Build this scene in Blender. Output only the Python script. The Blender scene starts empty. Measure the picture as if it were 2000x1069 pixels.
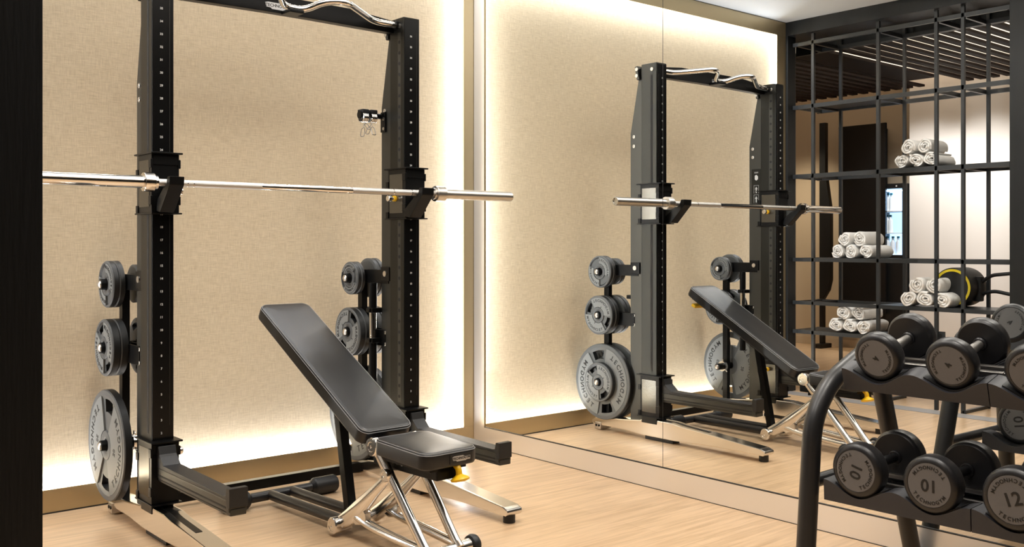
import bpy, bmesh, math, random
from mathutils import Vector, Matrix
random.seed(7)
D = bpy.data; S = bpy.context.scene; COL = S.collection
R = math.radians; PI = math.pi
V = Vector

# ------------------------------------------------------------------ materials
def new_mat(name):
    m = D.materials.new(name); m.use_nodes = True
    return m, m.node_tree.nodes, m.node_tree.links, m.node_tree.nodes['Principled BSDF']

def mat(name, col, rough=.5, metal=0., bump=0., bscale=200., var=0., spec=.5, coat=0., stretch=None, emit=None, estr=0.):
    m, N, L, b = new_mat(name)
    b.inputs['Base Color'].default_value = (*col, 1)
    b.inputs['Roughness'].default_value = rough
    b.inputs['Metallic'].default_value = metal
    b.inputs['Specular IOR Level'].default_value = spec
    b.inputs['Coat Weight'].default_value = coat
    if emit:
        b.inputs['Emission Color'].default_value = (*emit, 1)
        b.inputs['Emission Strength'].default_value = estr
    if bump or var:
        tc = N.new('ShaderNodeTexCoord'); mp = N.new('ShaderNodeMapping')
        L.new(tc.outputs['Object'], mp.inputs['Vector'])
        if stretch: mp.inputs['Scale'].default_value = stretch
        nz = N.new('ShaderNodeTexNoise'); nz.inputs['Scale'].default_value = bscale
        nz.inputs['Detail'].default_value = 4
        L.new(mp.outputs['Vector'], nz.inputs['Vector'])
        if bump:
            bp = N.new('ShaderNodeBump'); bp.inputs['Strength'].default_value = bump
            bp.inputs['Distance'].default_value = .002
            L.new(nz.outputs['Fac'], bp.inputs['Height']); L.new(bp.outputs['Normal'], b.inputs['Normal'])
        if var:
            mx = N.new('ShaderNodeMix'); mx.data_type = 'RGBA'
            mx.inputs['A'].default_value = (*[c*(1-var) for c in col], 1)
            mx.inputs['B'].default_value = (*[min(1, c*(1+var)) for c in col], 1)
            L.new(nz.outputs['Fac'], mx.inputs['Factor']); L.new(mx.outputs['Result'], b.inputs['Base Color'])
    return m

M = {}
M['black'] = mat('black_powder_coat', (.0065, .0065, .0065), .36, .5, bump=.02, bscale=900, spec=.3)
M['column'] = mat('black_anodised', (.034, .034, .031), .34, .85, spec=.3)
M['plate_steel'] = mat('graphite_powder_coat', (.066, .065, .058), .42, .8, bump=.02, bscale=700, spec=.3)
M['cover'] = mat('black_gloss_cover', (.004, .004, .004), .22, spec=.25)
M['carriage'] = mat('bronze_grey_cover', (.13, .127, .115), .2, .85, spec=.3)
M['groove'] = mat('deep_black', (.003, .003, .003), .7)
M['chrome'] = mat('chrome', (.86, .85, .83), .07, 1.)
M['alu'] = mat('polished_aluminium', (.84, .82, .79), .17, 1., bump=.02, bscale=60)
M['steel'] = mat('brushed_steel', (.62, .59, .55), .3, 1., bump=.08, bscale=90, stretch=(1, 30, 30))
M['knurl'] = mat('knurled_steel', (.62, .6, .57), .36, 1., bump=.5, bscale=1400)
M['vinyl'] = mat('black_vinyl', (.0085, .0087, .0097), .36, bump=.1, bscale=420, spec=.5)
M['rubber'] = mat('black_rubber', (.0075, .0075, .008), .5, bump=.04, bscale=500)
M['urethane'] = mat('black_urethane', (.010, .010, .0115), .36, bump=.02, bscale=300)
M['plate_black'] = mat('dark_rubber_plate', (.011, .0115, .0115), .5, bump=.05, bscale=300)
M['plate_mid'] = mat('mid_grey_rubber', (.085, .088, .086), .5, bump=.04, bscale=300)
M['plate_grey'] = mat('grey_rubber_pad', (.17, .175, .168), .5, bump=.04, bscale=300)
M['plate_rim'] = mat('charcoal_rubber_rim', (.085, .088, .088), .5, bump=.04, bscale=300)
M['face_grey'] = mat('grey_urethane_face', (.125, .122, .124), .5, bump=.02, bscale=300)
M['ink'] = mat('black_lettering', (.006, .006, .006), .55)
M['white_ink'] = mat('white_lettering', (.55, .55, .54), .5)
M['badge'] = mat('silver_badge', (.55, .55, .55), .35, .6)
M['spring'] = mat('dark_spring_wire', (.22, .21, .2), .3, 1.)
M['yellow'] = mat('yellow_plastic', (.80, .47, .01), .35)
M['yellow_ring'] = mat('yellow_rubber_ring', (.85, .66, .02), .5)
M['thread'] = mat('grey_stitching', (.30, .30, .30), .6)
M['cream'] = mat('cream_satin_frame', (.93, .93, .93), .32, .74)
M['champagne'] = mat('champagne_satin_metal', (.55, .45, .28), .40, .8, bump=.01, bscale=40)
M['portal'] = mat('black_stained_wood', (.009, .0105, .012), .5, spec=.35, bump=.35, bscale=14, stretch=(9, 9, .7), var=.25)
M['shelf'] = mat('black_shelf_metal', (.020, .0225, .025), .42)
M['tray'] = mat('graphite_tray', (.026, .0262, .031), .48, bump=.06, bscale=500)
M['tube'] = mat('black_rack_tube', (.013, .013, .014), .36)
M['towel'] = mat('white_terry', (.80, .79, .77), .95, bump=.8, bscale=260, spec=.1)
M['ceiling'] = mat('white_ceiling_paint', (.67, .71, .755), .8)
M['paint'] = mat('white_wall_paint', (.78, .75, .71), .75)
M['beige'] = mat('beige_wall_paint', (.52, .42, .30), .75)
M['seam'] = mat('dark_seam', (.02, .02, .02), .5)
M['slat'] = mat('dark_red_wood', (.006, .0018, .0015), .6, spec=.1, bump=.2, bscale=12, stretch=(1, 12, 12), var=.3)
M['dark_glass'] = mat('black_glass', (.006, .006, .006), .06)
M['machine'] = mat('black_machine_plastic', (.006, .006, .006), .4)
M['cooler_in'] = mat('cool_white_lining', (.62, .74, .86), .5, emit=(.45, .68, 1.), estr=1.6)
M['bottle'] = mat('clear_water_bottle', (.85, .92, .97), .15)
M['cap'] = mat('teal_bottle_cap', (.03, .16, .2), .4)
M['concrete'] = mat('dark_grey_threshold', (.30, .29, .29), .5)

m, N, L, b = new_mat('mirror_glass'); M['mirror'] = m
b.inputs['Base Color'].default_value = (.93, .945, .93, 1); b.inputs['Metallic'].default_value = 1; b.inputs['Roughness'].default_value = 0

# linen wall covering
m, N, L, b = new_mat('linen_wall_fabric'); M['linen'] = m
tc = N.new('ShaderNodeTexCoord')
def stretched(sc, s):
    mp = N.new('ShaderNodeMapping'); mp.inputs['Scale'].default_value = sc
    L.new(tc.outputs['Object'], mp.inputs['Vector'])
    nz = N.new('ShaderNodeTexNoise'); nz.inputs['Scale'].default_value = s; nz.inputs['Detail'].default_value = 5; nz.inputs['Roughness'].default_value = .65
    L.new(mp.outputs['Vector'], nz.inputs['Vector']); return nz.outputs['Fac']
w1 = stretched((6, 6, 90), 3.2); w2 = stretched((90, 90, 6), 3.2); w3 = stretched((1, 1, 1), 1.4)
ad = N.new('ShaderNodeMath'); ad.operation = 'ADD'; L.new(w1, ad.inputs[0]); L.new(w2, ad.inputs[1])
cr = N.new('ShaderNodeValToRGB'); L.new(ad.outputs[0], cr.inputs['Fac'])
hv = N.new('ShaderNodeMath'); hv.operation = 'MULTIPLY'; hv.inputs[1].default_value = .5; L.new(ad.outputs[0], hv.inputs[0]); L.new(hv.outputs[0], cr.inputs['Fac'])
cr.color_ramp.elements[0].position = .37; cr.color_ramp.elements[0].color = (.65, .535, .365, 1)
cr.color_ramp.elements[1].position = .62; cr.color_ramp.elements[1].color = (.88, .755, .56, 1)
L.new(cr.outputs['Color'], b.inputs['Base Color'])
b.inputs['Roughness'].default_value = .9; b.inputs['Specular IOR Level'].default_value = .15
bp = N.new('ShaderNodeBump'); bp.inputs['Strength'].default_value = .35; bp.inputs['Distance'].default_value = .002
L.new(hv.outputs[0], bp.inputs['Height']); L.new(bp.outputs['Normal'], b.inputs['Normal'])

# oak plank floor, boards run along X
m, N, L, b = new_mat('light_oak_floor'); M['oak'] = m
tc = N.new('ShaderNodeTexCoord')
br = N.new('ShaderNodeTexBrick'); L.new(tc.outputs['Object'], br.inputs['Vector'])
br.inputs['Scale'].default_value = 1; br.inputs['Brick Width'].default_value = 1.45; br.inputs['Row Height'].default_value = .19
br.inputs['Mortar Size'].default_value = .0012; br.inputs['Mortar Smooth'].default_value = .3; br.offset = .37
br.inputs['Color1'].default_value = (.62, .435, .27, 1); br.inputs['Color2'].default_value = (.67, .475, .30, 1); br.inputs['Mortar'].default_value = (.50, .345, .205, 1)
def grain(sc, s, det=6):
    mp = N.new('ShaderNodeMapping'); mp.inputs['Scale'].default_value = sc
    L.new(tc.outputs['Object'], mp.inputs['Vector'])
    nz = N.new('ShaderNodeTexNoise'); nz.inputs['Scale'].default_value = s; nz.inputs['Detail'].default_value = det; nz.inputs['Distortion'].default_value = .8
    L.new(mp.outputs['Vector'], nz.inputs['Vector']); return nz.outputs['Fac']
g1 = grain((1.2, 18, 1), 2.2); g2 = grain((2, 90, 1), 3)
gr = N.new('ShaderNodeValToRGB'); L.new(g1, gr.inputs['Fac'])
gr.color_ramp.elements[0].position = .3; gr.color_ramp.elements[0].color = (.80, .77, .72, 1)
gr.color_ramp.elements[1].position = .62; gr.color_ramp.elements[1].color = (1.05, 1.04, 1.02, 1)
mu = N.new('ShaderNodeMix'); mu.data_type = 'RGBA'; mu.blend_type = 'MULTIPLY'; mu.inputs['Factor'].default_value = 1
L.new(br.outputs['Color'], mu.inputs['A']); L.new(gr.outputs['Color'], mu.inputs['B'])
gr2 = N.new('ShaderNodeValToRGB'); L.new(g2, gr2.inputs['Fac'])
gr2.color_ramp.elements[0].position = .25; gr2.color_ramp.elements[0].color = (.86, .84, .82, 1)
gr2.color_ramp.elements[1].position = .55; gr2.color_ramp.elements[1].color = (1, 1, 1, 1)
mu2 = N.new('ShaderNodeMix'); mu2.data_type = 'RGBA'; mu2.blend_type = 'MULTIPLY'; mu2.inputs['Factor'].default_value = .8
L.new(mu.outputs['Result'], mu2.inputs['A']); L.new(gr2.outputs['Color'], mu2.inputs['B'])
L.new(mu2.outputs['Result'], b.inputs['Base Color'])
b.inputs['Roughness'].default_value = .3; b.inputs['Specular IOR Level'].default_value = .45
bp = N.new('ShaderNodeBump'); bp.inputs['Strength'].default_value = .06; bp.inputs['Distance'].default_value = .002
L.new(g2, bp.inputs['Height']); L.new(bp.outputs['Normal'], b.inputs['Normal'])

# ------------------------------------------------------------------ mesh builder
class MB:
    """collects shapes; obj() links them as one mesh object"""
    def __init__(s): s.bm = bmesh.new(); s.mi = 0
    def add(s, bm, mx=None):
        if mx is not None: bmesh.ops.transform(bm, matrix=mx, verts=bm.verts)
        for f in bm.faces: f.material_index = s.mi
        bmesh.ops.recalc_face_normals(bm, faces=bm.faces)
        me = D.meshes.new('tmp'); bm.to_mesh(me); s.bm.from_mesh(me); D.meshes.remove(me); bm.free(); return s
    def box(s, a, c, bev=0., mx=None, seg=2):
        bm = bmesh.new(); bmesh.ops.create_cube(bm, size=1)
        lo = V([min(a[i], c[i]) for i in range(3)]); hi = V([max(a[i], c[i]) for i in range(3)])
        for v in bm.verts: v.co = V([lo[i]+(v.co[i]+.5)*(hi[i]-lo[i]) for i in range(3)])
        if bev: bmesh.ops.bevel(bm, geom=bm.edges[:], offset=min(bev, .49*min(hi-lo)), segments=seg, affect='EDGES', profile=.6)
        return s.add(bm, mx)
    def cbox(s, c, d, bev=0., mx=None):
        return s.box([c[i]-d[i]/2 for i in range(3)], [c[i]+d[i]/2 for i in range(3)], bev, mx)
    def lathe(s, prof, p0, ax, seg=40, mx=None, cap=True):
        """prof = [(distance along axis, radius)]"""
        ax = V(ax).normalized(); p0 = V(p0); q = ax.to_track_quat('Z', 'Y')
        bm = bmesh.new(); rings = []
        for d, r in prof:
            if r < 1e-6: rings.append([bm.verts.new(p0+ax*d)]); continue
            rings.append([bm.verts.new(p0+ax*d+q @ V((r*math.cos(2*PI*k/seg), r*math.sin(2*PI*k/seg), 0))) for k in range(seg)])
        for A, B in zip(rings, rings[1:]):
            for k in range(seg):
                k2 = (k+1) % seg
                if len(A) == 1 and len(B) == 1: continue
                if len(A) == 1: bm.faces.new((A[0], B[k], B[k2]))
                elif len(B) == 1: bm.faces.new((A[k], B[0], A[k2]))
                else: bm.faces.new((A[k], B[k], B[k2], A[k2]))
        if cap and len(rings[0]) > 1: bm.faces.new(rings[0])
        if cap and len(rings[-1]) > 1: bm.faces.new(rings[-1])
        return s.add(bm, mx)
    def cyl(s, p0, p1, r, r2=None, bev=0., seg=28, mx=None):
        p0, p1 = V(p0), V(p1); h = (p1-p0).length; r2 = r if r2 is None else r2
        if bev: pr = [(0, r-bev), (bev*.3, r-bev*.3), (bev, r), (h-bev, r2), (h-bev*.3, r2-bev*.3), (h, r2-bev)]
        else: pr = [(0, r), (h, r2)]
        return s.lathe(pr, p0, p1-p0, seg, mx)
    def ring(s, c, ax, r, t, seg=36, mx=None):
        """torus"""
        q = V(ax).normalized().to_track_quat('Z', 'Y')
        pts = [V(c)+q @ V((r*math.cos(2*PI*k/seg), r*math.sin(2*PI*k/seg), 0)) for k in range(seg)]
        return s.tube(pts, t, closed=True, seg=8, mx=mx)
    def sphere(s, c, r, sc=(1, 1, 1), mx=None):
        bm = bmesh.new(); bmesh.ops.create_uvsphere(bm, u_segments=24, v_segments=14, radius=r)
        for v in bm.verts: v.co = V(c)+V([v.co[i]*sc[i] for i in range(3)])
        return s.add(bm, mx)
    def tube(s, pts, r, closed=False, seg=18, mx=None, flat=None):
        """round tube along pts; r a number or a list; flat=(sx,sy) squashes the section"""
        pts = [V(p) for p in pts]; n = len(pts); rr = r if isinstance(r, (list, tuple)) else [r]*n
        bm = bmesh.new(); rings = []; up = None
        for i, p in enumerate(pts):
            a = pts[i-1] if (i or closed) else p; c = pts[(i+1) % n] if (i < n-1 or closed) else p
            t = (c-a).normalized()
            if up is None:
                up = V((0, 0, 1)) if abs(t.z) < .9 else V((0, 1, 0))
            x = up.cross(t).normalized(); y = t.cross(x).normalized(); up = y
            fx, fy = flat or (1, 1)
            rings.append([bm.verts.new(p+(x*math.cos(2*PI*k/seg)*fx+y*math.sin(2*PI*k/seg)*fy)*rr[i]) for k in range(seg)])
        m_ = n if closed else n-1
        for i in range(m_):
            A, B = rings[i], rings[(i+1) % n]
            for k in range(seg): bm.faces.new((A[k], A[(k+1) % seg], B[(k+1) % seg], B[k]))
        if not closed: bm.faces.new(rings[0]); bm.faces.new(rings[-1])
        return s.add(bm, mx)
    def prism(s, poly, axis, a, c, bev=0., mx=None):
        """poly = 2D outline; axis 0: (y,z) 1: (x,z) 2: (x,y); extruded from a to c"""
        def P(u, v, w): return V((w, u, v)) if axis == 0 else V((u, w, v)) if axis == 1 else V((u, v, w))
        bm = bmesh.new()
        A = [bm.verts.new(P(u, v, a)) for u, v in poly]; B = [bm.verts.new(P(u, v, c)) for u, v in poly]
        bm.faces.new(A); bm.faces.new(B); n = len(poly)
        for i in range(n): bm.faces.new((A[i], A[(i+1) % n], B[(i+1) % n], B[i]))
        bmesh.ops.recalc_face_normals(bm, faces=bm.faces)
        if bev: bmesh.ops.bevel(bm, geom=bm.edges[:], offset=bev, segments=2, affect='EDGES', profile=.6)
        return s.add(bm, mx)
    def text(s, txt, size, mx, ext=.0006, bold=0.):
        s.add(text_bm(txt, size, ext, bold), mx); return s

_tc = {}
def text_bm(txt, size, ext, bold=0.):
    """letters in the XY plane, centred, facing +Z"""
    key = (txt, size, ext, bold)
    if key not in _tc:
        cu = D.curves.new('txt', 'FONT'); cu.body = txt; cu.size = size; cu.extrude = ext; cu.align_x = 'CENTER'; cu.align_y = 'CENTER'
        cu.resolution_u = 3; cu.offset = bold
        o = D.objects.new('txt', cu); COL.objects.link(o); bpy.context.view_layer.update()
        dg = bpy.context.evaluated_depsgraph_get(); me = D.meshes.new_from_object(o.evaluated_get(dg))
        D.objects.remove(o); D.curves.remove(cu); _tc[key] = me
    bm = bmesh.new(); bm.from_mesh(_tc[key]); return bm

OFF = {}
def pieces(bm):
    """groups of faces that stand clearly apart from each other"""
    bm.verts.ensure_lookup_table(); bm.verts.index_update(); lab = [-1]*len(bm.verts); boxes = []
    for v in bm.verts:
        if lab[v.index] >= 0: continue
        n = len(boxes); st = [v]; lab[v.index] = n; lo = v.co.copy(); hi = v.co.copy()
        while st:
            a = st.pop()
            for i in range(3): lo[i] = min(lo[i], a.co[i]); hi[i] = max(hi[i], a.co[i])
            for e in a.link_edges:
                w = e.other_vert(a)
                if lab[w.index] < 0: lab[w.index] = n; st.append(w)
        boxes.append((lo, hi))
    k = len(boxes); par = list(range(k))
    def find(a):
        while par[a] != a: a = par[a]
        return a
    size = [max(h-l) for l, h in boxes]
    for a in range(k):
        for b_ in range(a):
            g = V([max(0, boxes[a][0][i]-boxes[b_][1][i], boxes[b_][0][i]-boxes[a][1][i]) for i in range(3)]).length
            if g <= max(.02, .5*max(size[a], size[b_])): par[find(a)] = find(b_)
    return [find(x) for x in lab]
def obj(name, mb, mats, parent=None, smooth=35, whole=False):
    """one mesh object (or one per separate piece); mesh coordinates are given in world space of the thing's root"""
    off = OFF.get(parent, V((0, 0, 0)))
    if off.length: bmesh.ops.translate(mb.bm, vec=-off, verts=mb.bm.verts)
    full = mb.bm; lab = [0] if whole or parent is None else pieces(full); first = None
    for g in sorted(set(lab)):
        bm = full
        if len(set(lab)) > 1:
            bm = full.copy(); bm.verts.ensure_lookup_table()
            bmesh.ops.delete(bm, geom=[v for v in bm.verts if lab[v.index] != g], context='VERTS')
        me = D.meshes.new(name); bm.to_mesh(me)
        if bm is not full: bm.free()
        for x in (mats if isinstance(mats, (list, tuple)) else [mats]): me.materials.append(M[x])
        if smooth:
            for p in me.polygons: p.use_smooth = True
            me.set_sharp_from_angle(angle=R(smooth))
        o = D.objects.new(name, me); COL.objects.link(o)
        if smooth and 'lettering' not in name:
            w = o.modifiers.new('normals', 'WEIGHTED_NORMAL'); w.keep_sharp = True; w.weight = 100
        if parent is not None: o.parent = parent; OFF[o] = off
        first = first or o
    full.free()
    return first
def tag(o, label, cat, group=None):
    o['label'] = label; o['category'] = cat
    if group: o['group'] = group
    return o
def thing(name, label, cat, loc=(0, 0, 0), group=None, local=False):
    o = D.objects.new(name, None); COL.objects.link(o); o.empty_display_size = .1
    o.location = loc; OFF[o] = V((0, 0, 0)) if local else V(loc)
    return tag(o, label, cat, group)
def struct(name, mb, mats, parent=None):
    o = obj(name, mb, mats, parent)
    if parent is None: o['kind'] = 'structure'
    return o
def copy_thing(o, loc=None, rot=None, label=None, group=None):
    c = o.copy(); COL.objects.link(c)
    if loc is not None: c.location = loc
    if rot is not None: c.rotation_euler = rot
    if label: c['label'] = label
    if group: c['group'] = group
    for ch in list(o.children):
        d = ch.copy(); COL.objects.link(d); d.parent = c
        for g in list(ch.children):
            e = g.copy(); COL.objects.link(e); e.parent = d
    return c

def fillet(pts, rad, n=7):
    """round the corners of a polyline"""
    pts = [V(p) for p in pts]; out = [pts[0]]
    for i in range(1, len(pts)-1):
        p = pts[i]; a = pts[i-1]-p; c = pts[i+1]-p
        r = rad[i-1] if isinstance(rad, (list, tuple)) else rad
        r = min(r, a.length*.48, c.length*.48); A = p+a.normalized()*r; B = p+c.normalized()*r
        for k in range(n+1):
            t = k/n; out.append(A*(1-t)**2+p*2*t*(1-t)+B*t*t)
    out.append(pts[-1]); return out

# ------------------------------------------------------------------ the setting
ZC = 2.955            # ceiling height
XP = -3.16            # end of the panelled wall, where the black portal stands
mb = MB(); mb.box((-6.75, -6.6, -.1), (.3, 3.6, 0)); struct('floor', mb, 'oak')
mb = MB(); mb.box((-6.75, -6.6, ZC), (.3, 3.6, ZC+.1)); struct('ceiling', mb, 'ceiling')
# panelled wall with a lit recess behind a champagne frame
mb = MB(); mb.box((XP, .045, 0), (.2, .2, ZC)); struct('wall_left', mb, 'linen')
fr = MB()
for a, c in (((XP, 0, .0), (0, .007, .1046)), ((XP, 0, 2.8415), (0, .007, ZC)),
             ((-.079, 0, .1046), (0, .007, 2.8415)), ((XP, 0, .1046), (-3.045, .007, 2.8415))):
    fr.box(a, c, .001)
for a, c in (((XP, .007, 0), (0, .045, .085)), ((XP, .007, 2.862), (0, .045, ZC)), ((-.058, .007, .085), (0, .045, 2.862)), ((XP, .007, .085), (-3.066, .045, 2.862))):
    fr.box(a, c)
struct('trim_1', fr, 'champagne')
mb = MB(); mb.box((XP, -.0015, 0), (0, 0, .006)); mb.box((XP, -.0015, ZC-.004), (0, 0, ZC)); struct('trim_2', mb, 'seam')
# mirror wall
mb = MB(); mb.box((.012, -6.6, 0), (.2, .045, ZC)); struct('wall_mirror', mb, 'paint')
fr = MB(); fr.prism([(-.002, 0), (-6.6, 0), (-6.6, .1088), (-.0985, .1088), (-.0985, ZC), (-.002, ZC)], 0, -.006, .012); 
struct('trim_3', fr, 'cream')
mb = MB(); mb.box((-.0065, -6.6, .1088), (.012, -.0985, .1125)); mb.mi = 1; mb.box((-.0062, -.0998, .1088), (.012, -.0985, ZC)); mb.mi = 0
mb.box((-.0075, -6.6, 0), (.0, -.002, .003)); struct('trim_4', mb, ['seam', 'champagne'])
g = thing('mirror_panel', 'full height mirror pane between the panelled wall corner and the thin vertical joint', 'mirror', (0, -.1, .1125))
mb = MB(); mb.box((0, -1.4615, .1125), (.01, -.1015, ZC)); obj('glass', mb, 'mirror', g, 0)
g = thing('mirror_panel', 'wide mirror pane past the vertical joint, behind the dumbbell rack', 'mirror', (0, -1.465, .1125))
mb = MB(); mb.box((0, -6.6, .1125), (.01, -1.4645, ZC)); obj('glass', mb, 'mirror', g, 0)
mb = MB(); mb.box((.001, -1.4645, .1125), (.01, -1.4615, ZC)); struct('trim_5', mb, 'seam')

# black portal: post, beam and jamb that end the gym area
mb = MB()
mb.box((-3.60, -2.967, 0), (XP, -1.735, ZC), .003)
mb.box((-3.60, -1.735, 2.845), (XP, .2, ZC), .002)
mb.box((-3.27, -.02, 0), (XP, .2, 2.845), .002)
mb.box((-3.60, -6.6, 2.845), (XP, -2.967, ZC), .002)
mb.box((-3.63, -1.735, 2.765), (-3.60, .2, ZC), .002)
struct('trim_6', mb, 'portal')
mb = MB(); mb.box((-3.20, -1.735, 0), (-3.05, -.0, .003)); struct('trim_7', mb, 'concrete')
# the room beyond the portal
XB = -6.2
mb = MB(); mb.box((XB-.15, -6.6, 0), (XB, .56, ZC)); struct('wall_back', mb, 'paint')
mb = MB(); mb.box((-6.75, .5, 0), (-6.6, 3.6, ZC)); struct('wall_back_beige', mb, 'beige')
mb = MB(); mb.box((XB, -6.6, 0), (XB+.015, .56, .09), .003); struct('baseboard_back', mb, 'paint')
mb = MB(); mb.box((-6.6, .56, 0), (-6.585, 3.5, .09), .003); struct('baseboard_far', mb, 'beige')
mb = MB(); mb.box((-6.75, 3.5, 0), (XP, 3.65, ZC)); mb.box((XP-.44, .2, 0), (XP, 3.5, ZC)); struct('wall_far', mb, 'beige')
mb = MB(); mb.box((-6.35, -6.75, 0), (.3, -6.6, ZC)); struct('wall_right', mb, 'portal')
mb = MB()
y = -6.5; k = 0
while y < 3.4:
    if not (-.09 < y < .28): mb.box((-6.0, y, 2.775), (-3.63, y+.062, 2.797))
    y += .1235
mb.box((-5.55, -.05, 2.775), (-3.63, .27, 2.80)); struct('ceiling_slats', mb, 'slat')

# ------------------------------------------------------------------ lettering on arcs
def arc_text(mb, txt, rad, size, mid_deg, step_deg, base, z, ext=.0006, bold=0.):
    """letters read counter-clockwise with their tops to the centre; base maps local XY plane to world"""
    n = len(txt); mb2 = mb
    for i, ch in enumerate(txt):
        a = R(mid_deg+(i-(n-1)/2)*step_deg)
        mx = base @ Matrix.Translation((rad*math.cos(a), rad*math.sin(a), z)) @ Matrix.Rotation(a+PI/2, 4, 'Z')
        mb2.text(ch, size, mx, ext, bold)
WORD = 'TECHNOGYM'

def badge(mb, mx, w):
    """long plate with a stepped outline and the maker's word on it"""
    h = w*.2
    pl = [(-.5, .75), (-.38, 1), (.1, 1), (.16, .6), (.5, .6), (.5, -.75), (.3, -.75), (.26, -1), (-.24, -1), (-.28, -.6), (-.45, -.5)]
    mb.prism([(x*w, y*h*.6) for x, y in pl], 2, 0, .0012, mx=mx)
    mb.mi = 1; mb.text(WORD, w*.155, mx @ Matrix.Translation((0, h*.05, .0014)), .0003, .0004); mb.mi = 0

# ------------------------------------------------------------------ squat rack
XR, XL = -.904, -2.110
rack = thing('squat_rack', 'tall black half rack with polished feet against the lit fabric wall', 'rack', (-1.507, -.6, 0))
def tri_holes(): pass
for xc, sgn in ((XR, -1), (XL, 1)):          # sgn: direction of the inner side along X
    # column
    c = MB(); c.box((xc-.045, -.665, .10), (xc+.045, -.545, 2.270), .003)
    c.mi = 1
    xo = xc-sgn*.0455
    c.box((xo, -.636, .42), (xo+sgn*.01, -.617, 2.20))                 # open slot on the outer face
    xi = xc+sgn*.0452
    c.mi = 2; c.box((xi, -.640, .42), (xi-sgn*.003, -.613, 2.20))       # strip with adjustment holes
    c.mi = 1
    z = .4475
    while z < 2.19:
        c.cyl((xi+sgn*.0006, -.6265, z), (xi-sgn*.004, -.6265, z), .0085, seg=14); z += .0517
    up = obj('upright', c, ['column', 'groove', 'plate_steel'], rack)
    cv = MB(); cv.box((xc-.0425, -.668, .11), (xc+.0425, -.660, 2.262), .002); obj('front_cover', cv, 'cover', up)
    # height numbers
    n_ = MB(); base = Matrix.Translation((xc-.006, -.6683, 0)) @ Matrix.Rotation(PI/2, 4, 'X')
    for k in range(2, 37):
        n_.text(str(k), .0125, base @ Matrix.Translation((0, .473+.0517*(k-3), 0)), .0003, .0003)
    obj('height_lettering', n_, 'white_ink', up, 35, True)
    e = MB(); e.box((xc+.0265, -.6686, .45), (xc+.028, -.666, 2.2)); obj('edge_line', e, 'plate_steel', up)
    # rear rib plate
    p = MB(); p.prism([(-.545, .10), (-.545, 2.262), (-.512, 2.255), (-.505, 2.21), (-.434, 1.858), (-.434, .10)], 0, xc-.022, xc+.022, .002)
    rib = obj('rear_plate', p, 'plate_steel', rack)
    bl = MB()
    for y, z in ((-.463, 1.84), (-.463, 1.782), (-.463, .742), (-.463, .685)):
        for sx in (-1, 1): bl.lathe([(0, .011), (.003, .011), (.004, .009), (.004, .005), (.002, .004), (.002, 0)], (xc+sx*.022, y, z), (sx, 0, 0), 20)
    obj('bolt', bl, 'steel', rib)
    # foot
    f = MB(); pr = [(-.115, .062), (-.16, .078), (-.42, .100), (-.53, .112), (-.56, .126), (-.78, .126), (-.85, .116), (-1.05, .102), (-1.40, .074), (-1.432, .062), (-1.435, .045), (-1.42, .034), (-1.10, .034), (-.80, .022), (-.54, .022), (-.40, .032), (-.13, .034), (-.115, .044)]
    f.prism(pr, 0, xc-.042, xc+.042, .007)
    ft = obj('foot', f, 'alu', rack)
    f = MB(); f.box((xc-.03, -.78, .0), (xc+.03, -.56, .026), .003); f.cyl((xc, -1.395, 0), (xc, -1.395, .036), .026, seg=24); obj('rubber_pad', f, 'rubber', ft)
    f = MB(); f.box((xc-.048, -.20, .006), (xc+.048, -.15, .05), .003)
    for sx in (-1, 1):
        f.mi = 1; f.cyl((xc+sx*.048, -.163, .03), (xc+sx*.051, -.163, .03), .007, seg=14); f.cyl((xc+sx*.048, -.187, .03), (xc+sx*.051, -.187, .03), .007, seg=14); f.mi = 0
    f.mi = 1; f.cyl((xc, -.155, 0), (xc, -.155, .02), .02); obj('heel_bracket', f, ['steel', 'black'], ft)
    f = MB(); f.prism([(-.675, .127), (-.78, .127), (-.852, .117), (-1.03, .1048), (-1.03, .098), (-.85, .108), (-.675, .118)], 0, xc-.013, xc+.013); obj('foot_reflection_strip', f, 'black', ft)  # black strip standing in for the column's reflection in the polished foot
    # storage post with three double pegs
    s_ = MB(); s_.box((xc-.0165, -.24, .075), (xc+.0165, -.2, 1.045), .002)
    for sx in (-1, 1):
        s_.box((xc+sx*.0165, -.245, .985), (xc+sx*.026, -.50, 1.052), .002); s_.box((xc+sx*.0165, -.245, .675), (xc+sx*.026, -.47, .755), .002)
        s_.box((xc+sx*.0165, -.515, .998), (xc+sx*.031, -.44, 1.068), .004)
    post = obj('storage_post', s_, 'black', rack)
    sb = MB()
    for sx in (-1, 1): sb.cyl((xc+sx*.03, -.478, 1.034), (xc+sx*.035, -.478, 1.034), .014, seg=20)
    obj('bracket_bolt', sb, 'steel', post)
    for z in (.312, .734, 1.007):
        for sx in (-1, 1):
            g = MB(); g.cyl((xc+sx*.016, -.22, z), (xc+sx*.105, -.22, z), .0235, bev=.004); 
            g.mi = 1; g.lathe([(0, .017), (.004, .016), (.0075, .011), (.009, .004), (.0085, .003), (.0085, 0)], (xc+sx*.105, -.22, z), (sx, 0, 0), 24)
            obj('storage_peg', g, ['black', 'steel'], post)
    # vertical bar holder on the inner side of the plate
    xh = xc+sgn*.051
    h = MB(); h.cyl((xh, -.40, .845), (xh, -.40, .988), .0205, bev=.002); h.cyl((xh, -.40, .44), (xh, -.40, .705), .0205, bev=.002)
    for z in (.852, .702): h.cbox((xh-sgn*.012, -.405, z), (.075, .058, .024), .004); h.cbox((xh+sgn*.026, -.405, z), (.016, .03, .02), .003)
    hb = obj('bar_holder', h, 'black', rack)
    h = MB(); h.cyl((xh, -.40, .70), (xh, -.40, .85), .0185); obj('holder_rod', h, 'chrome', hb)
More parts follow.
